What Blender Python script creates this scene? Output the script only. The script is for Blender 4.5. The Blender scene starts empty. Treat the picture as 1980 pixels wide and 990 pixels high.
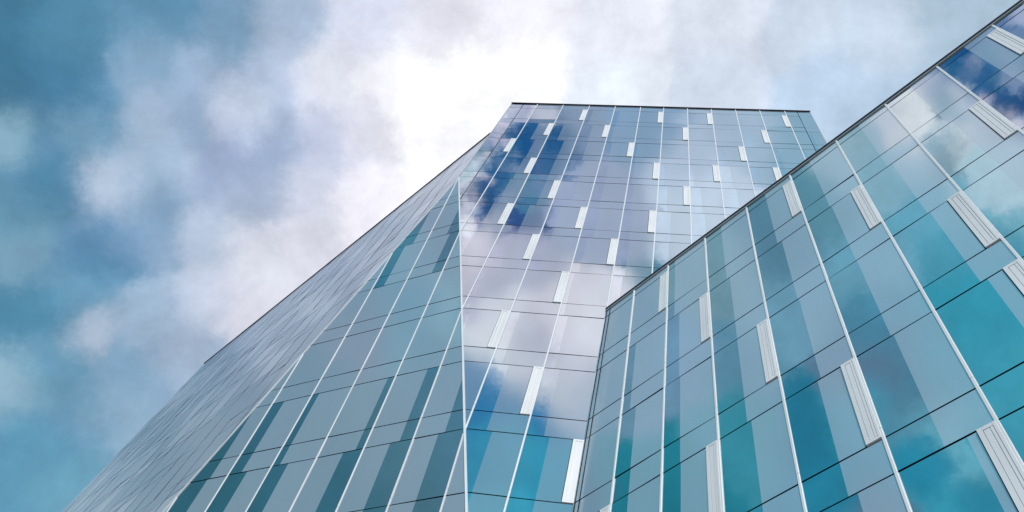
import bpy, bmesh, math, random
from mathutils import Vector, Matrix

# ------------------------------------------------------------------ scale
S = 16.65                # metres per unit of the survey grid (storey pitch 4.0 m)
EYE = 1.6                # camera height
sc = bpy.context.scene

# ------------------------------------------------------------------ camera
def v3(*a): return Vector(a)
RIGHT = v3(0.98238504, 0.0209302, 0.18569214)
UP = v3(-0.061322, -0.90257147, 0.42615061)
FWD = v3(-0.17651984, 0.430031, 0.88538923)
cam_d = bpy.data.cameras.new("camera")
cam = bpy.data.objects.new("camera", cam_d)
sc.collection.objects.link(cam)
cam_d.sensor_width = 36.0
cam_d.lens = 36.0 * 1552 / 1980
cam_d.clip_start = 0.1
cam_d.clip_end = 5000
mw = Matrix((( RIGHT.x, UP.x, -FWD.x, 0), (RIGHT.y, UP.y, -FWD.y, 0), (RIGHT.z, UP.z, -FWD.z, EYE), (0, 0, 0, 1)))
cam.matrix_world = mw
sc.camera = cam

# ------------------------------------------------------------------ colour management
sc.view_settings.view_transform = 'Standard'
sc.view_settings.look = 'None'
sc.view_settings.exposure = 0.0
sc.view_settings.gamma = 1.0
sc.view_settings.use_curve_mapping = False

# ------------------------------------------------------------------ sun
SUN_EL, SUN_AZ = 36.0, math.radians(-82)     # azimuth from +X
sun_vec = v3(math.cos(math.radians(SUN_EL)) * math.cos(SUN_AZ), math.cos(math.radians(SUN_EL)) * math.sin(SUN_AZ), math.sin(math.radians(SUN_EL)))
sd = bpy.data.lights.new("sun", 'SUN')
sd.energy = 2.9
sd.angle = math.radians(10)
sd.color = (1.0, 0.965, 0.94)
sun = bpy.data.objects.new("sun", sd)
sun.rotation_euler = sun_vec.to_track_quat('Z', 'Y').to_euler()
sun.location = (0, 0, 120)
sc.collection.objects.link(sun)

# ------------------------------------------------------------------ sky: Nishita air with broken cloud masses
# each entry: direction (x, y, z) of a cloud mass or gap, its colour, and how tight it is
SEEDS = [
    (-0.67,0.105,0.735, 0.061,0.205,0.328, 2300,1), (-0.619,0.142,0.772, 0.091,0.262,0.402, 2300,1), (-0.557,0.132,0.82, 0.114,0.283,0.429, 2300,1),
    (-0.489,0.162,0.857, 0.195,0.352,0.515, 2300,1), (-0.433,0.159,0.887, 0.402,0.515,0.68, 2300,1), (-0.357,0.153,0.922, 0.72,0.759,0.906, 2300,1),
    (-0.271,0.168,0.948, 0.831,0.831,0.933, 2300,1), (-0.181,0.159,0.971, 0.97,0.97,1.064, 2300,1), (-0.058,0.172,0.983, 0.91,0.937,1.047, 2300,1),
    (0.061,0.165,0.984, 0.798,0.855,0.968, 2300,1), (0.146,0.168,0.975, 0.647,0.743,0.881, 2300,1), (0.224,0.154,0.962, 0.612,0.72,0.855, 2300,1),
    (0.296,0.15,0.943, 0.454,0.592,0.728, 2300,1), (-0.677,0.179,0.714, 0.053,0.188,0.305, 2300,1), (-0.635,0.197,0.747, 0.07,0.223,0.376, 2300,1),
    (-0.569,0.174,0.804, 0.262,0.429,0.61, 2300,1), (-0.516,0.203,0.832, 0.376,0.515,0.716, 2300,1), (-0.456,0.197,0.868, 0.514,0.612,0.798, 2300,1),
    (-0.403,0.202,0.893, 0.798,0.822,0.924, 2300,1), (-0.33,0.212,0.92, 1.032,1.032,1.101, 2300,1), (-0.253,0.246,0.936, 1.166,1.166,1.166, 1500,1.5),
    (-0.179,0.224,0.958, 1.098,1.098,1.128, 2300,1), (-0.055,0.225,0.973, 0.853,0.921,1.012, 2300,1), (0.066,0.222,0.973, 0.72,0.806,0.941, 2300,1),
    (0.18,0.233,0.956, 0.546,0.698,0.881, 2300,1), (0.225,0.258,0.94, 0.514,0.669,0.839, 2300,1), (-0.673,0.241,0.7, 0.223,0.429,0.578, 2300,1),
    (-0.645,0.263,0.718, 0.08,0.242,0.402, 2300,1), (-0.614,0.248,0.749, 0.188,0.376,0.546, 2300,1), (-0.594,0.29,0.751, 0.514,0.647,0.798, 2300,1),
    (-0.563,0.252,0.787, 0.376,0.515,0.68, 2300,1), (-0.536,0.245,0.808, 0.223,0.376,0.578, 2300,1), (-0.493,0.234,0.838, 0.612,0.698,0.855, 2300,1),
    (-0.458,0.283,0.843, 0.352,0.456,0.644, 2300,1), (-0.404,0.289,0.868, 0.546,0.599,0.759, 2300,1), (-0.348,0.282,0.894, 0.798,0.798,0.906, 2300,1),
    (-0.27,0.287,0.919, 1.071,1.071,1.111, 1500,1.5), (-0.659,0.31,0.685, 0.091,0.283,0.429, 2300,1), (-0.633,0.307,0.711, 0.07,0.223,0.376, 2300,1),
    (-0.606,0.303,0.736, 0.578,0.683,0.822, 4000,1.5), (-0.581,0.319,0.749, 0.305,0.456,0.631, 2300,1), (-0.517,0.315,0.796, 0.376,0.485,0.658, 2300,1),
    (-0.467,0.339,0.816, 0.402,0.485,0.644, 2300,1), (-0.414,0.346,0.842, 0.683,0.72,0.855, 2300,1), (-0.357,0.352,0.865, 0.964,0.946,1.038, 2300,1),
    (-0.66,0.35,0.665, 0.223,0.402,0.546, 2300,1), (-0.603,0.366,0.708, 0.091,0.242,0.402, 2300,1), (-0.571,0.358,0.739, 0.262,0.402,0.578, 2300,1),
    (-0.516,0.37,0.773, 0.514,0.612,0.774, 2300,1), (-0.465,0.395,0.792, 0.798,0.822,0.924, 2300,1), (-0.412,0.398,0.82, 0.798,0.798,0.906, 2300,1),
    (-0.655,0.409,0.635, 0.08,0.262,0.402, 2300,1), (-0.62,0.406,0.672, 0.156,0.352,0.515, 2300,1), (-0.556,0.439,0.706, 0.376,0.515,0.68, 2300,1),
    (-0.51,0.44,0.739, 0.612,0.683,0.839, 2300,1), (-0.469,0.459,0.754, 0.798,0.798,0.906, 2300,1), (-0.607,0.448,0.656, 0.514,0.612,0.759, 4000,1.5),
    (-0.631,0.463,0.623, 0.127,0.328,0.485, 2300,1), (-0.569,0.493,0.658, 0.223,0.402,0.578, 2300,1), (-0.528,0.486,0.697, 0.402,0.515,0.68, 2300,1),
    (-0.655,0.475,0.587, 0.305,0.485,0.61, 2300,1), (-0.632,0.525,0.57, 0.114,0.328,0.485, 2300,1), (-0.603,0.517,0.608, 0.156,0.352,0.515, 2300,1),
    (-0.573,0.519,0.635, 0.305,0.456,0.61, 2300,1), (-0.636,0.561,0.53, 0.114,0.328,0.485, 2300,1), (-0.608,0.57,0.553, 0.156,0.376,0.515, 2300,1),
    (-0.659,0.275,0.7, 0.08,0.242,0.392, 2300,1), (-0.637,0.28,0.718, 0.08,0.246,0.402, 4000,1.5), (-0.675,0.241,0.698, 0.328,0.515,0.631, 4000,1.5),
    (-0.626,0.247,0.74, 0.254,0.445,0.617, 4000,1.5), (-0.6,0.296,0.743, 0.559,0.661,0.839, 4000,1.5), (-0.594,0.311,0.742, 0.585,0.683,0.839, 4000,1.5),
    (-0.577,0.26,0.774, 0.454,0.578,0.759, 4000,1.5), (-0.55,0.245,0.798, 0.533,0.633,0.806, 2300,1), (-0.546,0.301,0.782, 0.514,0.633,0.806, 4000,1.5),
    (-0.564,0.293,0.772, 0.305,0.456,0.631, 2300,1), (-0.486,0.249,0.838, 0.669,0.743,0.924, 4000,1.5), (-0.498,0.284,0.819, 0.361,0.445,0.658, 4000,1.5),
    (-0.518,0.312,0.797, 0.342,0.423,0.631, 4000,1.5), (-0.567,0.33,0.754, 0.195,0.342,0.527, 2300,1), (-0.602,0.364,0.711, 0.093,0.254,0.434, 2300,1),
    (-0.603,0.332,0.725, 0.305,0.445,0.631, 2300,1), (-0.605,0.234,0.761, 0.122,0.305,0.485, 2300,1), (-0.648,0.226,0.728, 0.072,0.223,0.366, 2300,1),
    (-0.662,0.312,0.681, 0.171,0.352,0.485, 2300,1), (-0.241,0.222,0.945, 1.166,1.166,1.166, 2300,1), (-0.289,0.262,0.921, 1.135,1.125,1.145, 2300,1),
    (-0.205,-0.373,0.905, 0.004,0.066,0.318, 2600,1), (-0.177,-0.302,0.937, 0.013,0.153,0.448, 2600,1), (-0.2,-0.353,0.914, 0.004,0.097,0.38, 2600,1),
    (-0.226,-0.39,0.892, 0.004,0.114,0.448, 2600,1), (-0.14,-0.291,0.947, 0.064,0.221,0.485, 2600,1), (-0.156,-0.345,0.926, 0.268,0.365,0.604, 30000,60),
    (-0.175,-0.35,0.92, 0.299,0.365,0.562, 30000,60), (-0.198,-0.394,0.897, 0.615,0.59,0.786, 30000,60), (-0.184,-0.365,0.913, 0.367,0.433,0.647, 30000,60),
    (-0.204,-0.338,0.919, 0.036,0.197,0.485, 30000,60), (-0.192,-0.32,0.928, 0.004,0.153,0.448, 30000,60), (-0.21,-0.374,0.903, 0.004,0.094,0.348, 30000,60),
    (-0.206,-0.357,0.911, 0.004,0.107,0.361, 30000,60), (-0.221,-0.368,0.903, 1.566,1.228,1.324, 30000,60), (-0.213,-0.346,0.914, 1.194,0.964,1.147, 30000,60),
    (-0.225,-0.382,0.897, 0.714,0.725,0.995, 30000,60), (-0.178,-0.283,0.943, 0.299,0.398,0.647, 30000,60), (-0.148,-0.315,0.938, 0.098,0.197,0.448, 30000,60),
    (-0.15,-0.333,0.931, 0.161,0.274,0.523, 30000,60), (-0.251,-0.33,0.91, 1.6,1.334,1.431, 30000,60), (-0.206,-0.291,0.934, 1.061,0.876,1.075, 30000,60),
    (-0.208,-0.298,0.931, 0.367,0.433,0.691, 30000,60), (-0.217,-0.403,0.889, 1.194,0.986,1.123, 30000,60), (-0.237,-0.354,0.905, 1.6,1.254,1.404, 2600,1),
    (-0.203,-0.278,0.939, 1.194,0.964,1.147, 2600,1), (-0.222,-0.34,0.914, 1.566,1.165,1.298, 2600,1), (-0.115,-0.273,0.955, 0.442,0.508,0.738, 2600,1),
    (-0.079,-0.362,0.929, 0.664,0.66,0.919, 2600,1), (-0.022,-0.272,0.962, 0.332,0.508,0.786, 2600,1), (0.036,-0.311,0.95, 0.821,0.876,1.111, 2600,1),
    (0.052,-0.357,0.933, 1.194,1.203,1.404, 2600,1), (0.1,-0.278,0.955, 0.714,0.824,1.052, 2600,1), (0.151,-0.275,0.95, 0.367,0.633,0.836, 2600,1),
    (-0.209,-0.364,0.908, 0.004,0.094,0.336, 30000,60), (-0.2,-0.351,0.915, 0.004,0.114,0.361, 30000,60), (-0.193,-0.335,0.922, 0.004,0.107,0.38, 30000,60),
    (-0.183,-0.311,0.933, 0.004,0.153,0.448, 30000,60), (-0.172,-0.295,0.94, 0.004,0.107,0.361, 30000,60), (-0.165,-0.31,0.936, 0.004,0.114,0.38, 30000,60),
    (-0.164,-0.284,0.945, 0.013,0.153,0.413, 30000,60), (-0.214,-0.38,0.9, 0.004,0.094,0.348, 30000,60), (-0.222,-0.391,0.893, 0.004,0.114,0.373, 30000,60),
    (-0.133,-0.292,0.947, 0.013,0.133,0.38, 30000,60), (-0.136,-0.309,0.941, 0.064,0.197,0.448, 30000,60), (-0.197,-0.304,0.932, 0.064,0.221,0.485, 30000,60),
    (-0.237,-0.356,0.904, 1.6,1.388,1.501, 30000,60), (-0.235,-0.375,0.897, 1.6,1.334,1.431, 30000,60), (-0.236,-0.396,0.887, 1.6,1.334,1.431, 30000,60),
    (-0.22,-0.325,0.92, 1.6,1.388,1.501, 30000,60), (-0.23,-0.343,0.911, 1.6,1.361,1.501, 30000,60), (-0.2,-0.273,0.941, 1.264,1.021,1.196, 30000,60),
    (-0.153,-0.263,0.952, 1.194,1.021,1.196, 30000,60), (-0.184,-0.271,0.945, 0.821,0.774,0.995, 30000,60), (-0.208,-0.314,0.927, 1.566,1.228,1.363, 30000,60),
    (-0.222,-0.409,0.885, 1.566,1.228,1.363, 30000,60), (-0.231,-0.42,0.878, 1.41,1.104,1.233, 30000,60), (-0.19,-0.365,0.911, 0.442,0.508,0.786, 30000,60),
    (-0.186,-0.323,0.928, 0.714,0.678,0.887, 30000,60), (-0.221,-0.426,0.877, 1.41,1.104,1.233, 2600,1), (-0.194,-0.444,0.875, 0.821,0.725,0.94, 2600,1),
    (-0.164,-0.507,0.846, 1.6,1.388,1.473, 3500,1.5), (-0.138,-0.519,0.844, 0.799,0.66,0.836, 3500,1.5), (-0.081,-0.512,0.855, 1.6,1.361,1.459, 3500,1.5),
    (-0.17,-0.544,0.821, 1.6,1.43,1.473, 3500,1.5), (-0.108,-0.499,0.86, 1.41,1.14,1.246, 3500,1.5), (-0.12,-0.54,0.833, 0.998,0.876,1.052, 3500,1.5),
    (-0.086,-0.539,0.838, 1.41,1.178,1.298, 3500,1.5), (-0.114,-0.568,0.815, 1.566,1.361,1.431, 3500,1.5), (-0.076,-0.575,0.814, 0.878,0.876,1.075, 2600,1),
    (-0.128,-0.555,0.822, 1.194,1.044,1.196, 3500,1.5), (-0.182,-0.575,0.797, 0.036,0.303,0.647, 2600,1), (-0.13,-0.596,0.792, 0.024,0.303,0.647, 2600,1),
    (-0.151,-0.63,0.762, 0.064,0.508,0.738, 2600,1), (-0.18,-0.643,0.744, 0.049,0.433,0.691, 2600,1), (-0.092,-0.658,0.748, 0.024,0.508,0.786, 2600,1),
    (-0.168,-0.679,0.714, 0.064,0.59,0.836, 2600,1), (-0.719,-0.292,0.63, 0.036,0.274,0.413, 1000,1), (-0.719,-0.355,0.598, 0.024,0.274,0.38, 1000,1),
    (-0.66,-0.396,0.639, 0.113,0.352,0.448, 1000,1), (-0.796,-0.274,0.539, 0.004,0.221,0.289, 1000,1), (-0.607,-0.422,0.673, 0.138,0.433,0.604, 1000,1),
    (-0.505,-0.278,0.817, 0.185,0.269,0.413, 2400,1), (-0.539,-0.303,0.786, 0.185,0.269,0.413, 2400,1), (-0.482,-0.27,0.833, 0.185,0.269,0.413, 2400,1),
    (-0.628,-0.294,0.72, 0.185,0.303,0.455, 2400,1), (-0.541,-0.013,0.841, 0.252,0.433,0.594, 2400,1), (-0.534,-0.068,0.843, 0.283,0.471,0.68, 2400,1),
    (-0.647,-0.068,0.76, 0.022,0.328,0.437, 2400,1), (-0.442,-0.101,0.891, 0.311,0.506,0.598, 2400,1), (-0.401,-0.155,0.903, 0.19,0.397,0.552, 2400,1),
    (-0.525,-0.127,0.842, 0.201,0.432,0.593, 2400,1), (-0.597,-0.14,0.79, 0.07,0.428,0.55, 2400,1), (-0.464,-0.174,0.869, 0.285,0.546,0.726, 2400,1),
    (-0.583,-0.207,0.786, 0.022,0.3,0.471, 2400,1), (-0.619,-0.241,0.747, 0.025,0.361,0.547, 2400,1), (-0.349,-0.195,0.916, 0.2,0.445,0.569, 2400,1),
    (-0.408,-0.24,0.881, 0.29,0.63,0.822, 2400,1), (-0.469,-0.273,0.84, 0.123,0.504,0.721, 2400,1), (-0.541,-0.278,0.794, 0.062,0.502,0.675, 2400,1),
    (-0.273,-0.218,0.937, 0.537,0.723,0.831, 2400,1), (-0.301,-0.254,0.919, 0.459,0.722,0.878, 2400,1), (-0.237,-0.276,0.932, 1.33,1.207,1.244, 9000,60),
    (-0.221,-0.308,0.925, 0.277,0.418,0.517, 9000,60), (-0.262,-0.323,0.909, 1.128,1.129,1.201, 9000,60), (-0.194,-0.313,0.93, 0.02,0.222,0.455, 9000,60),
    (-0.21,-0.329,0.921, 0.458,0.678,0.876, 2400,1), (-0.213,-0.361,0.908, 0.016,0.155,0.373, 9000,60), (-0.195,-0.341,0.92, 0.018,0.177,0.433, 9000,60),
    (-0.304,-0.353,0.885, 0.39,0.768,0.928, 2400,1), (-0.289,-0.373,0.882, 0.889,1.043,1.169, 9000,60), (-0.329,-0.308,0.893, 0.262,0.629,0.821, 2400,1),
    (-0.355,-0.336,0.873, 0.122,0.503,0.676, 2400,1), (-0.419,-0.366,0.831, 0.062,0.502,0.675, 2400,1), (-0.48,-0.324,0.815, 0.075,0.502,0.675, 2400,1),
    (-0.226,-0.256,0.94, 1.126,1.083,1.176, 9000,60), (-0.255,-0.283,0.925, 1.403,1.258,1.284, 9000,60), (-0.272,-0.296,0.916, 0.629,0.823,0.988, 9000,60),
    (-0.275,-0.311,0.91, 0.376,0.507,0.6, 9000,60), (-0.244,-0.335,0.91, 0.773,0.875,0.941, 9000,60), (-0.227,-0.368,0.902, 0.013,0.09,0.289, 9000,60),
    (-0.179,-0.347,0.921, 0.12,0.315,0.51, 9000,60), (-0.184,-0.306,0.934, 0.016,0.136,0.367, 9000,60), (-0.226,-0.327,0.917, 0.627,0.774,0.934, 9000,60),
    (-0.283,-0.352,0.892, 0.834,1.019,1.143, 9000,60), (-0.547,-0.328,0.77, 0.212,0.671,0.84, 3000,1.5), (-0.574,-0.319,0.754, 0.027,0.394,0.587, 9000,60),
    (-0.534,-0.373,0.759, 0.093,0.582,0.768, 9000,60), (-0.55,-0.351,0.758, 0.394,0.868,1.015, 3000,1.5), (-0.592,-0.329,0.736, 0.064,0.541,0.72, 2400,1),
    (-0.576,-0.374,0.727, 0.027,0.394,0.587, 2400,1), (-0.459,-0.391,0.798, 0.093,0.582,0.768, 2400,1),
]


world = bpy.data.worlds.new("World")
sc.world = world
world.use_nodes = True
world.cycles.sampling_method = 'MANUAL'; world.cycles.sample_map_resolution = 512
nt = world.node_tree
for n in list(nt.nodes): nt.nodes.remove(n)
def N(tree, kind, **kw):
    n = tree.nodes.new(kind)
    for k, v in kw.items():
        if k.startswith('in_'):
            key = k[3:]
            n.inputs[int(key) if key.isdigit() else key].default_value = v
        else: setattr(n, k, v)
    return n
L = nt.links.new
tc = N(nt, 'ShaderNodeTexCoord')
nA = N(nt, 'ShaderNodeTexNoise'); nA.inputs['Scale'].default_value = 17.0; nA.inputs['Detail'].default_value = 8; nA.inputs['Roughness'].default_value = .68
nA.inputs['Distortion'].default_value = .0
L(tc.outputs['Generated'], nA.inputs['Vector'])
sb = N(nt, 'ShaderNodeVectorMath', operation='SUBTRACT'); sb.inputs[1].default_value = (.5, .5, .5)
L(nA.outputs['Color'], sb.inputs[0])
ma = N(nt, 'ShaderNodeVectorMath', operation='MULTIPLY_ADD'); ma.inputs[1].default_value = (.07, .07, .07)
L(sb.outputs[0], ma.inputs[0]); L(tc.outputs['Generated'], ma.inputs[2])
nrm = N(nt, 'ShaderNodeVectorMath', operation='NORMALIZE')
L(ma.outputs[0], nrm.inputs[0])
BASE_W = 2e-5
accv = None; accw = None; cur = nrm; cnt = 0
base_col = (0.15, 0.36, 0.50)
for (x, y, z, r, g, b, kk, wt) in SEEDS:
    ln = math.sqrt(x*x + y*y + z*z) / wt ** (1.0/kk)      # wt: how strongly it wins over its neighbours
    if cnt % 12 == 0 and accv is not None:        # keeps the chain evaluated in order
        dep = N(nt, 'ShaderNodeVectorMath', operation='MULTIPLY_ADD'); dep.inputs[1].default_value = (1e-12,)*3
        L(accv.outputs[0], dep.inputs[0]); L(nrm.outputs[0], dep.inputs[2]); cur = dep
    cnt += 1
    dt = N(nt, 'ShaderNodeVectorMath', operation='DOT_PRODUCT'); dt.inputs[1].default_value = (x/ln, y/ln, z/ln)
    L(cur.outputs[0], dt.inputs[0])
    ex = N(nt, 'ShaderNodeMath', operation='POWER'); ex.inputs[1].default_value = kk
    L(dt.outputs['Value'], ex.inputs[0])
    vm = N(nt, 'ShaderNodeVectorMath', operation='MULTIPLY_ADD'); vm.inputs[1].default_value = (r, g, b)
    L(ex.outputs[0], vm.inputs[0])
    ad = N(nt, 'ShaderNodeMath', operation='ADD')
    L(ex.outputs[0], ad.inputs[0])
    if accv is None:
        vm.inputs[2].default_value = tuple(c*BASE_W for c in base_col); ad.inputs[1].default_value = BASE_W
    else:
        L(accv.outputs[0], vm.inputs[2]); L(accw.outputs[0], ad.inputs[1])
    accv, accw = vm, ad
dv = N(nt, 'ShaderNodeVectorMath', operation='DIVIDE')
L(accv.outputs[0], dv.inputs[0]); L(accw.outputs[0], dv.inputs[1])
# finer wisps
nB = N(nt, 'ShaderNodeTexNoise'); nB.inputs['Scale'].default_value = 11.0; nB.inputs['Detail'].default_value = 9; nB.inputs['Roughness'].default_value = .66
nB.inputs['Distortion'].default_value = .15
L(tc.outputs['Generated'], nB.inputs['Vector'])
mr = N(nt, 'ShaderNodeMapRange'); mr.inputs[1].default_value = .28; mr.inputs[2].default_value = .72; mr.inputs[3].default_value = .82; mr.inputs[4].default_value = 1.18
L(nB.outputs['Fac'], mr.inputs[0])
ml = N(nt, 'ShaderNodeVectorMath', operation='SCALE'); L(dv.outputs[0], ml.inputs[0]); L(mr.outputs[0], ml.inputs['Scale'])
STR = 0.1
up10 = N(nt, 'ShaderNodeVectorMath', operation='SCALE'); up10.inputs['Scale'].default_value = 1.0/STR
L(ml.outputs[0], up10.inputs[0])
st = N(nt, 'ShaderNodeTexSky'); st.sky_type = 'NISHITA'; st.sun_disc = False
st.sun_elevation = math.radians(SUN_EL); st.sun_rotation = math.atan2(sun_vec.x, sun_vec.y)
st.air_density = 1.2; st.dust_density = .6
mx = N(nt, 'ShaderNodeMixRGB'); mx.inputs[0].default_value = .08
L(up10.outputs[0], mx.inputs[1]); L(st.outputs[0], mx.inputs[2])
bg = N(nt, 'ShaderNodeBackground'); bg.inputs['Strength'].default_value = STR
L(mx.outputs[0], bg.inputs['Color'])
wo = N(nt, 'ShaderNodeOutputWorld'); L(bg.outputs[0], wo.inputs['Surface'])

# ------------------------------------------------------------------ materials
def new_mat(name):
    m = bpy.data.materials.new(name); m.use_nodes = True
    t = m.node_tree
    for n in list(t.nodes): t.nodes.remove(n)
    return m, t
def glass(name, under, fac, tint, rough, wav, vary=.07):
    """coated facade glass: a mirror-like coat over a dark or fritted inner layer"""
    m, t = new_mat(name); l = t.links.new
    o = N(t, 'ShaderNodeOutputMaterial'); mixs = N(t, 'ShaderNodeMixShader')
    df = N(t, 'ShaderNodeBsdfDiffuse'); gl = N(t, 'ShaderNodeBsdfGlossy')
    gl.inputs['Color'].default_value = (*tint, 1); gl.inputs['Roughness'].default_value = rough
    gm = N(t, 'ShaderNodeNewGeometry')
    tcx = N(t, 'ShaderNodeTexCoord')
    # slow waviness of heat-treated glass
    nz = N(t, 'ShaderNodeTexNoise'); nz.inputs['Scale'].default_value = .55; nz.inputs['Detail'].default_value = 1.5
    l(tcx.outputs['Object'], nz.inputs['Vector'])
    bp = N(t, 'ShaderNodeBump'); bp.inputs['Strength'].default_value = wav; bp.inputs['Distance'].default_value = .05
    l(nz.outputs['Fac'], bp.inputs['Height']); l(bp.outputs[0], gl.inputs['Normal'])
    # faint rain streaks and dust
    mp = N(t, 'ShaderNodeMapping'); mp.inputs['Scale'].default_value = (5, 5, .5)
    l(tcx.outputs['Object'], mp.inputs['Vector'])
    n2 = N(t, 'ShaderNodeTexNoise'); n2.inputs['Scale'].default_value = 1.3; n2.inputs['Detail'].default_value = 6
    l(mp.outputs[0], n2.inputs['Vector'])
    # pane to pane tone difference
    hs = N(t, 'ShaderNodeTexWhiteNoise'); hs.noise_dimensions = '1D'
    l(gm.outputs['Random Per Island'], hs.inputs['W'])
    mrr = N(t, 'ShaderNodeMapRange'); mrr.inputs[3].default_value = 1 - vary; mrr.inputs[4].default_value = 1 + vary
    l(hs.outputs['Value'], mrr.inputs[0])
    mr2 = N(t, 'ShaderNodeMapRange'); mr2.inputs[1].default_value = .3; mr2.inputs[2].default_value = .7
    mr2.inputs[3].default_value = .985; mr2.inputs[4].default_value = 1.015
    l(n2.outputs['Fac'], mr2.inputs[0])
    mu = N(t, 'ShaderNodeMath', operation='MULTIPLY'); l(mrr.outputs[0], mu.inputs[0]); l(mr2.outputs[0], mu.inputs[1])
    vs = N(t, 'ShaderNodeVectorMath', operation='SCALE'); vs.inputs[0].default_value = under
    l(mu.outputs[0], vs.inputs['Scale']); l(vs.outputs[0], df.inputs['Color'])
    # reflection grows towards grazing view
    fr = N(t, 'ShaderNodeFresnel'); fr.inputs['IOR'].default_value = 1.5
    am = N(t, 'ShaderNodeMath', operation='MULTIPLY_ADD'); am.inputs[1].default_value = 1 - fac; am.inputs[2].default_value = fac - .04*(1-fac)
    am.use_clamp = True
    l(fr.outputs[0], am.inputs[0]); l(am.outputs[0], mixs.inputs[0])
    l(df.outputs[0], mixs.inputs[1]); l(gl.outputs[0], mixs.inputs[2]); l(mixs.outputs[0], o.inputs[0])
    return m
def plain(name, col, rough=.5, spec=.5, var=.12, scale=3.0, metallic=0.0, stretch=(1, 1, .2), bump=0.0):
    m, t = new_mat(name); l = t.links.new
    o = N(t, 'ShaderNodeOutputMaterial'); p = N(t, 'ShaderNodeBsdfPrincipled')
    p.inputs['Roughness'].default_value = rough; p.inputs['Metallic'].default_value = metallic
    p.inputs['Specular IOR Level'].default_value = spec
    tcx = N(t, 'ShaderNodeTexCoord'); mp = N(t, 'ShaderNodeMapping'); mp.inputs['Scale'].default_value = stretch
    l(tcx.outputs['Object'], mp.inputs['Vector'])
    nz = N(t, 'ShaderNodeTexNoise'); nz.inputs['Scale'].default_value = scale; nz.inputs['Detail'].default_value = 7
    l(mp.outputs[0], nz.inputs['Vector'])
    r = N(t, 'ShaderNodeMapRange'); r.inputs[1].default_value = .3; r.inputs[2].default_value = .7
    r.inputs[3].default_value = 1 - var; r.inputs[4].default_value = 1 + var * .4
    l(nz.outputs['Fac'], r.inputs[0])
    vs = N(t, 'ShaderNodeVectorMath', operation='SCALE'); vs.inputs[0].default_value = col
    l(r.outputs[0], vs.inputs['Scale']); l(vs.outputs[0], p.inputs['Base Color'])
    if bump:
        bp = N(t, 'ShaderNodeBump'); bp.inputs['Strength'].default_value = bump; l(nz.outputs['Fac'], bp.inputs['Height']); l(bp.outputs[0], p.inputs['Normal'])
    l(p.outputs[0], o.inputs[0])
    return m

M_CLEAR = glass('clear_coated_glass', (.012, .030, .036), .60, (.76, .92, .965), .008, .05)
M_FRIT = glass('fritted_glass', (.20, .24, .27), .40, (.775, .91, .95), .06, .03)
M_FRIT_WING = glass('fritted_wing_glass', (.335, .43, .50), .30, (.84, .92, .97), .06, .03)
M_FRIT_FACET = glass('fritted_facet_glass', (.30, .35, .41), .24, (.88, .92, .97), .08, .03)
M_CLEAR_FACET = glass('clear_facet_glass', (.05, .08, .105), .36, (.80, .90, .97), .008, .05)
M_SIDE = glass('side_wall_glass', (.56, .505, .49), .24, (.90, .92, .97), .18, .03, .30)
M_WHITE = plain('white_powder_coated_aluminium', (.82, .81, .815), .42, .4, .10, 2.0)
M_GREY = plain('grey_aluminium_edge', (.42, .43, .45), .45, .4, .1, 2.0)
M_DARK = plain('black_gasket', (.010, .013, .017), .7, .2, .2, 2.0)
M_COPING = plain('dark_navy_coping', (.012, .014, .030), .5, .3, .3, 1.5)
M_CLAD = glass('side_glass', (.10, .13, .16), .35, (.80, .92, .97), .03, .03)
M_ROOF = plain('roof_membrane', (.16, .16, .16), .9, .2, .3, .5, stretch=(1, 1, 1))
M_GROUND = plain('concrete_paving', (.24, .24, .23), .85, .3, .35, .35, stretch=(1, 1, 1), bump=.1)

# ------------------------------------------------------------------ object helpers
def link(o, parent=None):
    sc.collection.objects.link(o)
    if parent is not None: o.parent = parent
    return o
def tag(o, label=None, category=None, group=None, kind=None):
    if label: o['label'] = label
    if category: o['category'] = category
    if group: o['group'] = group
    if kind: o['kind'] = kind
def empty(name, loc):
    o = bpy.data.objects.new(name, None); o.location = loc; o.empty_display_size = 1
    return link(o)
class MB:
    """collects faces into one mesh"""
    def __init__(s): s.v = []; s.f = []; s.m = []
    def face(s, pts, mat=0):
        i = len(s.v); s.v += [tuple(p) for p in pts]; s.f.append(tuple(range(i, i+len(pts)))); s.m.append(mat)
    def add(s, verts, faces, mats):
        i = len(s.v); s.v += [tuple(p) for p in verts]
        for f, m in zip(faces, mats): s.f.append(tuple(i+k for k in f)); s.m.append(m)
    def box(s, o, a, b, c, mat=0):
        """box from corner o along vectors a, b, c"""
        P = [o, o+a, o+a+b, o+b, o+c, o+a+c, o+a+b+c, o+b+c]
        F = [(0,1,2,3), (4,5,6,7), (0,1,5,4), (1,2,6,5), (2,3,7,6), (3,0,4,7)]
        s.add(P, F, [mat]*6)
    def build(s, name, mats, parent, fix=True):
        me = bpy.data.meshes.new(name)
        off = parent.location if parent is not None else Vector((0, 0, 0))
        me.from_pydata([(p[0]-off.x, p[1]-off.y, p[2]-off.z) for p in s.v], [], s.f)
        for m in mats: me.materials.append(m)
        for p, mi in zip(me.polygons, s.m): p.material_index = mi
        if fix:
            bm = bmesh.new(); bm.from_mesh(me); bmesh.ops.recalc_face_normals(bm, faces=bm.faces); bm.to_mesh(me); bm.free()
        o = bpy.data.objects.new(name, me)
        return link(o, parent)

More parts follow.
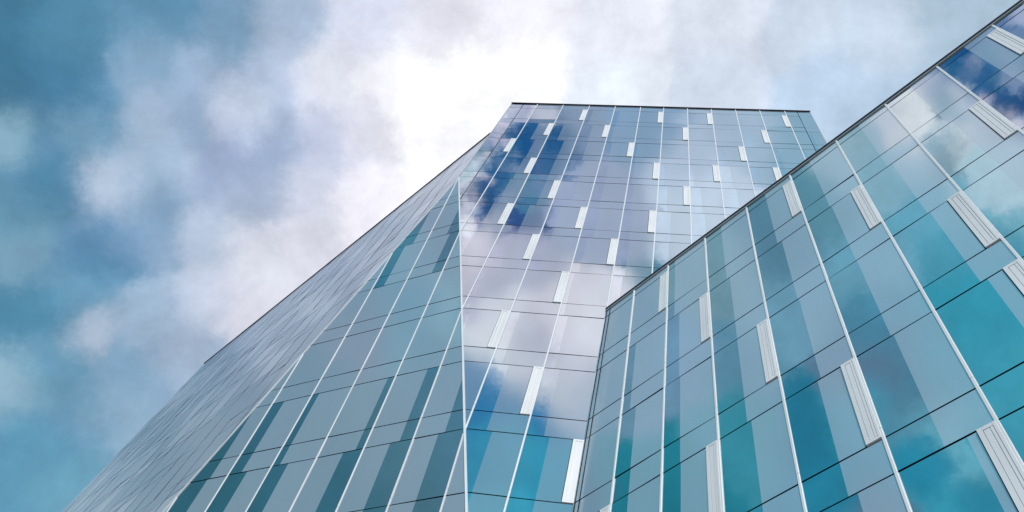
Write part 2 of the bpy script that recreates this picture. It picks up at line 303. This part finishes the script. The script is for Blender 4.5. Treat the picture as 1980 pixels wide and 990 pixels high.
def clip_half(poly, a, b, c):
    """keep a*u + b*z <= c"""
    out = []
    n = len(poly)
    for i in range(n):
        p, q = poly[i], poly[(i+1) % n]
        dp, dq = a*p[0]+b*p[1]-c, a*q[0]+b*q[1]-c
        if dp <= 0: out.append(p)
        if (dp < 0 < dq) or (dq < 0 < dp):
            t = dp/(dp-dq); out.append((p[0]+(q[0]-p[0])*t, p[1]+(q[1]-p[1])*t))
    return out
def clip(poly, halves, inset=0.0):
    for a, b, c in halves:
        ln = math.hypot(a, b)
        poly = clip_half(poly, a, b, c - inset*ln)
        if len(poly) < 3: return []
    return poly
def parea(poly):
    return abs(sum(poly[i][0]*poly[(i+1) % len(poly)][1]-poly[(i+1) % len(poly)][0]*poly[i][1] for i in range(len(poly))))/2

class Plane:
    """facade plane in grid units; point(u, z, out) -> world metres"""
    def __init__(s, o, u, n, slope=None):
        s.o = Vector(o); s.u = Vector(u).normalized(); s.n = Vector(n).normalized()
        s.s = Vector((0, 0, 1)) if slope is None else Vector(slope)/slope[2]
    def P(s, u, z, out=0.0):
        p = s.o + s.u*u + s.s*(z - s.o.z)
        p = p*S; p.z += EYE
        return p + s.n*out
D = 1.0
PM = Plane((0, 1, 0), (1, 0, 0), (0, -1, 0))
kd = Vector((-0.7712401, 0.63654435, 0))
PK = Plane((-.728, 1, 0), kd, (-.63654435, -.7712401, 0))
nL = Vector((-0.33309227, -0.93887258, -0.08699317))
hL = Vector((0.94244548, -0.33435986, 0))                 # to the right in the picture
PL = Plane((-.728, 1, 2.69), hL, nL, (0.02902702*-1*-1, 0.08198632, -0.99620891))
PL.s = Vector((-0.02908702, -0.08198632, 0.99620891))/0.99620891
rd = Vector((.7218, -.6921, 0)).normalized()
nR = Vector((-.6921, -.7218, 0)).normalized()
PR = Plane((-.1175, 1, 0), rd, nR)
GZ = -EYE/S                                               # ground in grid z

B0, T0, PITCH = 1.2575, 1.3197, .2402
def zb(k): return B0 + PITCH*k
def zt(k): return T0 + PITCH*k

def in_view(p):
    d = p - Vector((0, 0, EYE)); w = d.dot(FWD)
    if w <= 0: return None
    return (d.dot(RIGHT)/w*1552+990, 495-d.dot(UP)/w*1552)
def hidden_by_wing(p):
    """is a point of the tower behind the lower wing"""
    d = p - Vector((0, 0, EYE)); c0 = PR.P(0, 0) - Vector((0, 0, EYE))
    den = d.dot(nR)
    if den >= 0: return False
    t = c0.dot(nR)/den
    if t >= 0.999 or t <= 0: return False
    q = d*t; h = (q - c0); return h.dot(rd) > 0 and (q.z - 0)/S < 1.775
def visible_px(pts, tower=True):
    """rough number of pixels of the picture this polygon shows in"""
    c = sum(pts, Vector())/len(pts)
    samples = [c] + [p.lerp(c, f) for p in pts for f in (.12, .5)]
    ok = 0
    for q in samples:
        v = in_view(q)
        if v and 0 <= v[0] <= 1980 and 0 <= v[1] <= 990 and not (tower and hidden_by_wing(q)): ok += 1
    pr = [in_view(p) for p in pts]
    if any(v is None for v in pr): return 0
    return parea(pr)*ok/len(samples)

MW = .06/S          # half gap between panes (covered by mullions) -> pane inset at mullion
GAP = .022/S        # half width of a dark joint
class Facade:
    def __init__(s, plane, seed):
        s.pl = plane; s.cells = []; s.rng = random.Random(seed)
    def pane(s, kind, regions, halves, out=0.0, tilt=True):
        """regions: list of (poly(u,z), material index); pane gets its own tiny tilt"""
        polys = []
        for poly, mi in regions:
            q = clip(poly, halves, GAP)
            if len(q) >= 3 and parea(q)*S*S > .02: polys.append((q, mi))
        if not polys: return
        allp = [p for q, _ in polys for p in q]
        uc = sum(p[0] for p in allp)/len(allp); zc = sum(p[1] for p in allp)/len(allp)
        ta, tb = (s.rng.gauss(0, .0042), s.rng.gauss(0, .0030)) if tilt else (0, 0)
        mb = MB()
        allpts = []
        for q, mi in polys:
            f = [s.pl.P(u, z, out + (u-uc)*S*ta + (z-zc)*S*tb) for u, z in q]
            nn = (f[1]-f[0]).cross(f[2]-f[1]); flip = nn.dot(s.pl.n) < 0
            mb.face(f[::-1] if flip else f, mi); allpts.append(f)
        # edge faces of the whole pane
        for q, mi in polys:
            n = len(q)
            for i in range(n):
                a, b = q[i], q[(i+1) % n]
                # shared split edge: skip
                shared = False
                for q2, _ in polys:
                    if q2 is q: continue
                    us = [p[0] for p in q2]
                    if abs(a[0]-b[0]) < 1e-7 and (abs(a[0]-min(us)) < 1e-7 or abs(a[0]-max(us)) < 1e-7): shared = True
                if shared: continue
                A, Bq = s.pl.P(*a, out + (a[0]-uc)*S*ta + (a[1]-zc)*S*tb), s.pl.P(*b, out + (b[0]-uc)*S*ta + (b[1]-zc)*S*tb)
                mb.face([A, Bq, s.pl.P(*b, out-.03), s.pl.P(*a, out-.03)], 2)
        px = sum(visible_px(f) for f in allpts)
        s.cells.append((kind, mb, px))
    def cell(s, u0, u1, k, halves, frac=0.0, side='L', vent=False, left_half=None, right_half=None, ztop=None, sp_frac=None):
        a0 = u0 + (MW*.35 if left_half is None else left_half)
        a1 = u1 - (MW*.35 if right_half is None else right_half)
        z1, z2 = zt(k)+GAP, zb(k+1)-GAP
        s0, s1 = zb(k)+GAP, zt(k)-GAP
        if ztop is not None: z2 = min(z2, ztop); s1 = min(s1, ztop)
        vw = .0212
        v1 = a1 - (vw + GAP if vent else 0)
        def regs(x0, x1, y0, y1, ref1):
            if y1 <= y0: return []
            if frac <= 0.01: return [([(x0, y0), (x1, y0), (x1, y1), (x0, y1)], 1)]
            w = (u1-u0)*frac
            if side == 'L': m_ = min(x0+w, x1-.001); ls = [(x0, m_, 0), (m_, x1, 1)]
            else: m_ = max(a1-w, x0+.001); ls = [(x0, m_, 1), (m_, x1, 0)]
            return [([(p, y0), (q, y0), (q, y1), (p, y1)], mi) for p, q, mi in ls]
        s.pane('window', regs(a0, v1, z1, z2, v1), halves)
        s.pane('spandrel_panel', regs(a0, a1, s0, s1, a1), halves)
        if vent:
            s.vent(a1-vw, a1, zt(k)+GAP*.6, zb(k+1)-GAP*.6)
    def vent(s, u0, u1, z0, z1):
        mb = MB(); P = s.pl.P; n = s.pl.n
        U = s.pl.u*S; Zv = s.pl.s*S
        def b(x0, x1, y0, y1, d0, d1):
            mb.box(P(x0, y0, d0), U*(x1-x0), Zv*(y1-y0), n*(d1-d0))
        w = u1-u0; h = z1-z0; e = .012/S
        b(u0, u1, z0, z1, -.03, .012)
        b(u0+e*.3, u0+w*.27, z0+e*.5, z1-e*.5, .013, .040)
        b(u0+w*.27+e, u0+w*.62, z0+.10/S, z1-.10/S, .013, .034)
        b(u0+w*.62+e, u0+w*.80, z0+.10/S, z1-.10/S, .013, .038)
        b(u0+w*.80+e, u1-e*.3, z0+e*.5, z1-e*.5, .013, .044)
        b(u0+w*.27+e*.2, u0+w*.80+e*.8, z0+e*.5, z0+.10/S-e, .013, .040)
        b(u0+w*.27+e*.2, u0+w*.80+e*.8, z1-.10/S+e, z1-e*.5, .013, .040)
        s.cells.append(('vent_panel', mb, visible_px([P(u0, z0), P(u1, z0), P(u1, z1), P(u0, z1)])))

def mullion(pl, u, z0, z1, w, d, parent, joints=True, name='mullion', mat=None):
    """slender fin in storey-high lengths with hairline joints"""
    mb = MB(); n = pl.n
    segs = []
    if joints:
        k = math.floor((z0 - T0)/PITCH) - 1; cuts = [z0]
        while zt(k)+.018 < z1:
            c = zt(k)+.018
            if c > z0+.03 and c < z1-.03: cuts.append(c)
            k += 1
        cuts.append(z1)
        for a, b in zip(cuts, cuts[1:]): segs.append((a, b - (.014/S if b != z1 else 0)))
    else: segs = [(z0, z1)]
    for a, b in segs:
        # chamfered section
        hw = w/2; ch = w*.14
        sec = [(-hw, -.04), (-hw, d-ch), (-hw+ch, d), (hw-ch, d), (hw, d-ch), (hw, -.04)]
        lo = [pl.P(u + x/S, a, y) for x, y in sec]; hi = [pl.P(u + x/S, b, y) for x, y in sec]
        m = len(sec); vs = lo + hi
        fs = [(i, (i+1) % m, m+(i+1) % m, m+i) for i in range(m)] + [tuple(range(m)), tuple(range(m, 2*m))]
        mb.add(vs, fs, [0]*len(fs))
    return mb.build(name, [mat or M_WHITE], parent)
def bar(p, q, wid, n, d0, d1, parent, name, mat):
    """straight trim between two world points; wid across, n outward"""
    ax = (q-p).normalized(); side = ax.cross(n).normalized()
    mb = MB(); mb.box(p + n*d0 - side*wid/2, q-p, side*wid, n*(d1-d0))
    return mb.build(name, [mat], parent)
def solid(name, planes, mats, parent, box):
    """convex body cut from a box by outward half-spaces (point, normal, material index)"""
    bm = bmesh.new()
    x0, x1, y0, y1, z0, z1 = box
    bmesh.ops.create_cube(bm, size=1)
    for v in bm.verts:
        v.co = Vector((x0 if v.co.x < 0 else x1, y0 if v.co.y < 0 else y1, z0 if v.co.z < 0 else z1))
    for co, no, mi in planes:
        r = bmesh.ops.bisect_plane(bm, geom=bm.verts[:]+bm.edges[:]+bm.faces[:], plane_co=co, plane_no=no, clear_outer=True)
        edges = [e for e in r['geom_cut'] if isinstance(e, bmesh.types.BMEdge)]
        if edges:
            f = bmesh.ops.contextual_create(bm, geom=edges)['faces']
            for x in f: x.material_index = mi
    bmesh.ops.recalc_face_normals(bm, faces=bm.faces)
    for f in bm.faces:
        if f.normal.z > .9: f.material_index = 2
    off = parent.location
    for v in bm.verts: v.co -= off
    me = bpy.data.meshes.new(name); bm.to_mesh(me); bm.free()
    for m in mats: me.materials.append(m)
    return link(bpy.data.objects.new(name, me), parent)

# ------------------------------------------------------------------ the setting
mb = MB(); R_ = 2500
mb.face([(-R_, -R_, 0), (R_, -R_, 0), (R_, R_, 0), (-R_, R_, 0)])
g = mb.build('ground', [M_GROUND], None, fix=False); tag(g, kind='structure')

# ------------------------------------------------------------------ glass tower
tower = empty('glass_tower', PM.P(0, GZ))
tag(tower, 'tall faceted glass tower with sloping corner facet, rising behind the lower wing', 'tower')
wing = empty('glass_wing', PR.P(.5, GZ))
tag(wing, 'lower blue green glass wing standing against the front of the tall tower', 'building')

MX = [-.728, -.6695, -.6025, -.4780, -.3535, -.232, -.1144, -.008, .1004, .2075, .316, .423, .532, .5858, .641]
TOPM, TOPK, TOPR = 3.7375, 3.2418, 1.775
FS = .2603                      # the fold leans this much in x per unit of height
ZA = 2.69
halfM = [(-1, -FS, .728 - FS*ZA), (0, 1, TOPM)]
# table of the clear strip width, bays between white mullions, storeys from the top down
CM = {9: [0, 0, .2, .2, 0, 0, 0, 0, .15, 0, 0, 0],
      8: [.45, .35, .38, .15, 0, 0, 0, 0, .3, 0, 0, .25],
      7: [.62, .6, .4, .23, .10, 0, 0, .25, .2, .2, .2, .2],
      6: [.58, .58, .48, .3, .12, .15, .12, .35, .3, .2, .2, .2],
      5: [.52, .58, .5, .3, .2, .28, .33, .45, .3, .3, .3, .2],
      4: [.42, .42, .28, .34, .28, .42, .4, .4, .3, .3, .3, .2],
      3: [.35, .36, .28, .2, .3, .38, .3, .3, .3, .3, .3, .3],
      2: [.32, .12, 0, .1, .25, .3, .3, .3, .3, .3, .3, .3],
      1: [.3, .22, .20, .2], 0: [.4, .38, .34, .3], -1: [.5, .53, .44, .4]}
ventsM = {(3, 9), (6, 9), (8, 9), (11, 9), (2, 8), (4, 8), (7, 8), (10, 8), (1, 7), (5, 7), (9, 7), (2, 6), (6, 6), (8, 6), (10, 6), (3, 5), (7, 5),
          (2, 4), (4, 4), (6, 4), (3, 3), (5, 3), (4, 2), (3, 1), (4, 0), (5, -1)}
fm = Facade(PM, 11)
for i in range(len(MX)-1):
    u0, u1 = MX[i], MX[i+1]
    for k in range(-6, 11):
        if k == -6 and zb(k) < GZ: pass
        hv = list(halfM)
        if i >= 6: hv.append((0, -1, -(TOPR+.02)))
        hv.append((0, -1, -GZ))
        j = i - 2                               # bay index after mullion 1
        fr = 0.0
        if 0 <= j < 12:
            row = CM.get(k)
            fr = row[j] if row and j < len(row) else (.3 + .25*random.Random(i*31+k).random() if k < -1 else 0)
        elif k >= 4: fr = 1.0                     # clear corner panes
        elif k in (2, 3): fr = .8
        lh = .002 if i in (0,) else None
        fm.cell(u0, u1, k, hv, fr, 'L', (i, k) in ventsM)
# ---- sloping corner facet
fl = Facade(PL, 5)
# fold with the front: on the front x = -.728 + FS*(ZA - z); facet u of that line
def facet_u(x, z):
    p = Vector((x, 1, z)) - PL.o - PL.s*(z - PL.o.z); return p.dot(PL.u)
ua = facet_u(-.728 + FS*(ZA-1.0), 1.0)
rightL = ua/(ZA-1.0)            # u = rightL*(ZA - z)
kdir = Vector((-0.19078312, 0.15746318, -0.96892061))
pk = PL.o + kdir*(1.0/.96892061); q = pk - PL.o - PL.s*(pk.z-PL.o.z); leftL = q.dot(PL.u)   # u per unit down
halfL = [(1, rightL, rightL*ZA), (-1, -leftL, -leftL*ZA), (0, -1, -GZ)]
HU = [-.702, -.585, -.468, -.351, -.2345, -.117, 0, .117, .2345, .352, .4695, .587, .704, .82]
CL = {  # (bay, storey): (side, width); bay index by its left line
    (-.2345, 0): ('L', .30), (-.117, 0): ('L', .17), (0, 0): ('R', .17), (.117, 0): ('R', .27), (.2345, 0): ('R', .38), (-.351, 0): ('L', .55),
    (-.351, -1): ('L', .5), (-.2345, -1): ('L', .44), (-.117, -1): ('L', .37), (0, -1): ('R', .42), (.117, -1): ('R', .45), (.2345, -1): ('R', .5), (.352, -1): ('R', .5),
    (-.117, 3): ('L', .32), (0, 3): ('R', .3), (-.117, 4): ('L', .55), (0, 4): ('R', .4)}
for i in range(len(HU)-1):
    for k in range(-6, 7):
        sd_, fr = CL.get((HU[i], k), ('R', (.45 if k < -1 else 0)))
        fl.cell(HU[i], HU[i+1], k, halfL, fr, sd_)
# ---- long left side
fk = Facade(PK, 23)
# fold seen from the side wall: t per unit down
tf = (kdir/.96892061).dot(kd)
halfK = [(-1, -tf, -tf*ZA), (-1, 0, 0), (0, 1, TOPK), (0, -1, -GZ)]
KU = [i*.1156 for i in range(19)]
rk = random.Random(77)
ventsK = set()
for c in range(18):
    for k in range(-3, 8):
        if rk.random() < -1: ventsK.add((c, k))
for c in range(18):
    for k in range(-6, 9):
        fr = 0.0
        vt = (c, k) in ventsK and KU[c] > tf*(ZA-zt(k))+.0 and zb(k+1) < TOPK+.01
        fk.cell(KU[c], KU[c+1], k, halfK, fr, 'L', vt)

def emit(facades, root, limit=100):
    for kind in ('window', 'spandrel_panel', 'vent_panel'):
        cs = [c for f in facades for c in f.cells if c[0] == kind]
        cs.sort(key=lambda c: -c[2])
        mats = [M_WHITE] if kind == 'vent_panel' else [M_CLEAR, M_FRIT if root is tower else M_FRIT_WING, M_DARK, M_SIDE, M_FRIT_FACET, M_CLEAR_FACET]
        head = [c for c in cs[:limit] if c[2] > 3]; rest = cs[len(head):]
        for _, mb, px in head: mb.build(kind, mats, root, fix=(kind == 'vent_panel'))
        if rest:
            big = MB()
            for _, mb, px in rest: big.add(mb.v, mb.f, mb.m)
            tag(big.build(kind, mats, root, fix=(kind == 'vent_panel')), kind='stuff')
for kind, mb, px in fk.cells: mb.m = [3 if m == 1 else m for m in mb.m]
for kind, mb, px in fl.cells: mb.m = [{0: 5, 1: 4}.get(m, m) for m in mb.m] if kind != 'vent_panel' else mb.m
emit([fm, fl, fk], tower)

IN = .05
n3 = Vector
def pt(p): return p
# bodies behind the glass
solid('wall', [
    (PM.P(0, 0, -IN), PM.n, 0), (PL.P(0, 1, -IN), PL.n, 0),
    (PM.P(-.728, 0)+n3((.02, 0, 0)), n3((-1, 0, 0)), 1), (PM.P(.641, 0), n3((1, 0, 0)), 1),
    (n3((0, 2.3*S, 0)), n3((0, 1, 0)), 1), (n3((0, 0, TOPM*S+EYE-.02)), n3((0, 0, 1)), 2)],
    [M_DARK, M_CLAD, M_ROOF], tower, (-2*S, 2*S, .5*S, 3*S, 0, 80))
tag(solid('side_wall', [
    (PK.P(0, 0, -IN), PK.n, 0), (PL.P(0, 1, -IN), PL.n, 0),
    (PK.P(2.081, 0), kd, 1), (PK.P(1, 0, -.95*S), -PK.n, 1), (n3((-.75*S, 0, 0)), n3((1, 0, 0)), 1),
    (n3((0, 0, TOPK*S+EYE-.02)), n3((0, 0, 1)), 2)],
    [M_DARK, M_CLAD, M_ROOF], tower, (-4*S, 2*S, .5*S, 4*S, 0, 70)), 'long left side wall of the tower seen at a grazing angle')

for i, u in enumerate(MX):
    if i in (0, 1, 13, 14): continue
    z0 = max(GZ, ZA + (-.728 - u)/FS if u < .1 else GZ)
    z0 = ZA - (u + .728)/FS
    z0 = max(z0, GZ)
    if u > -.1: z0 = TOPR + .01
    if i == 6: z0 = .36
    mullion(PM, u, z0, TOPM-.004, .06, .028, tower)
for u in HU:
    # from where the line enters the facet down to the ground
    zt_ = ZA - (u/rightL if u > 0 else u/leftL if u < 0 else 0)
    if zt_ < .3: continue
    mullion(PL, u, GZ, zt_ - .012, .058, .024, tower)
for c in range(1, 18):
    t = KU[c]; z0 = max(GZ, ZA - t/tf)
    mullion(PK, t, z0, TOPK-.004, .045, .004, tower, joints=False, mat=M_DARK)
# folds and edges
fa, fb = PM.P(-.728, ZA), PM.P(-.728 + FS*(ZA-GZ), GZ)
nf = (PM.n + PL.n).normalized()
bar(fa, fb, .075, nf, -.06, .04, tower, 'corner_trim', M_WHITE)
fb2 = PL.P(leftL*(ZA-GZ), GZ)
bar(fa, fb2, .06, (PL.n + PK.n).normalized(), -.05, .03, tower, 'corner_trim', M_WHITE)
bar(fa, PM.P(-.728, TOPM), .05, (PM.n + n3((-1, 0, 0))).normalized(), -.05, .02, tower, 'corner_trim', M_GREY)
bar(PM.P(.641, TOPR), PM.P(.641, TOPM), .05, (PM.n + n3((1, 0, 0))).normalized(), -.05, .02, tower, 'corner_trim', M_GREY)
def coping(pl, u0, u1, z, parent, h=.17, over=.10, depth=.6):
    mb = MB()
    mb.box(pl.P(u0, z, -depth), pl.u*(u1-u0)*S, Vector((0, 0, h)), pl.n*(depth+over))
    o = mb.build('roof_edge', [M_COPING], parent)
    bv = o.modifiers.new('bevel', 'BEVEL'); bv.width = .015; bv.segments = 1
    return o
coping(PM, -.731, .644, TOPM, tower, .13, .08)
coping(PK, -.0, 2.085, TOPK, tower, .12, .06)

# ------------------------------------------------------------------ lower wing
RU = [0, .0968, .204, .315, .4335, .5515, .6705, .7895, .9065, 1.0254, 1.143, 1.26, 1.377, 1.495]
CR = {1: [0, 0, .18, .38, .42, .42, .45, .47, .48, .5, .4, .4, .4],
      0: [0, .2, .3, .44, .5, .45, .52, .52, .5, .45, .4, .4, .4],
      -1: [0, .34, .32, .44, .52, .46, .55, .5, .45, .4, .4, .4, .4],
      -2: [0, .34, .33, .5, .47, .49, .62, .5, .45, .4, .4, .4, .4],
      -3: [0, .38, .42, .5, .57, .7, .5, .5, .45, .4, .4, .4, .4]}
ventsR = {(2, 1), (3, 0), (5, 1), (6, 0), (7, -1), (8, 0), (7, -2), (4, -1), (3, -2), (1, -2), (5, -2), (6, -3), (9, 1), (10, -1), (11, 0)}
fr_ = Facade(PR, 3)
halfR = [(0, 1, TOPR), (0, -1, -GZ)]
for i in range(len(RU)-1):
    for k in range(-6, 3):
        row = CR.get(k, CR[1] if k == 2 else None)
        fr = row[i] if row else .4
        fr_.cell(RU[i], RU[i+1], k, halfR, fr, 'L', (i+1, k) in ventsR)
_vp = visible_px
def visible_px(pts, tower=False): return _vp(pts, False)
for idx, (kind, mb, px) in enumerate(fr_.cells):
    pass
emit([fr_], wing)
solid('wall', [
    (PR.P(0, 0, -IN), PR.n, 0), (PR.P(1.495, 0), rd, 1), (n3((0, .999*S, 0)), n3((0, 1, 0)), 1),
    (n3((2.0*S, 0, 0)), n3((1, 0, 0)), 1), (n3((0, 0, TOPR*S+EYE-.02)), n3((0, 0, 1)), 2)],
    [M_DARK, M_CLAD, M_ROOF], wing, (-1*S, 3*S, -2*S, 2*S, 0, 60))
for i, u in enumerate(RU[1:-1]):
    mullion(PR, u, GZ, TOPR-.006, .07, .03, wing)
coping(PR, .003, 1.5, TOPR, wing, .12, .07)
# slim dark channel just under the coping
o = bar(PR.P(.003, TOPR-.004), PR.P(1.495, TOPR-.004), .05, PR.n, -.02, .05, wing, 'roof_gutter', M_GREY)

# reflected dark lines of the tower, put in as black strips at the corner
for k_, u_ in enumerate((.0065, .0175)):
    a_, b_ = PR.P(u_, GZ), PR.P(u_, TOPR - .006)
    bar(a_, b_, .035, PR.n, -.02, .012, wing, 'corner_reflection_strip', M_DARK)
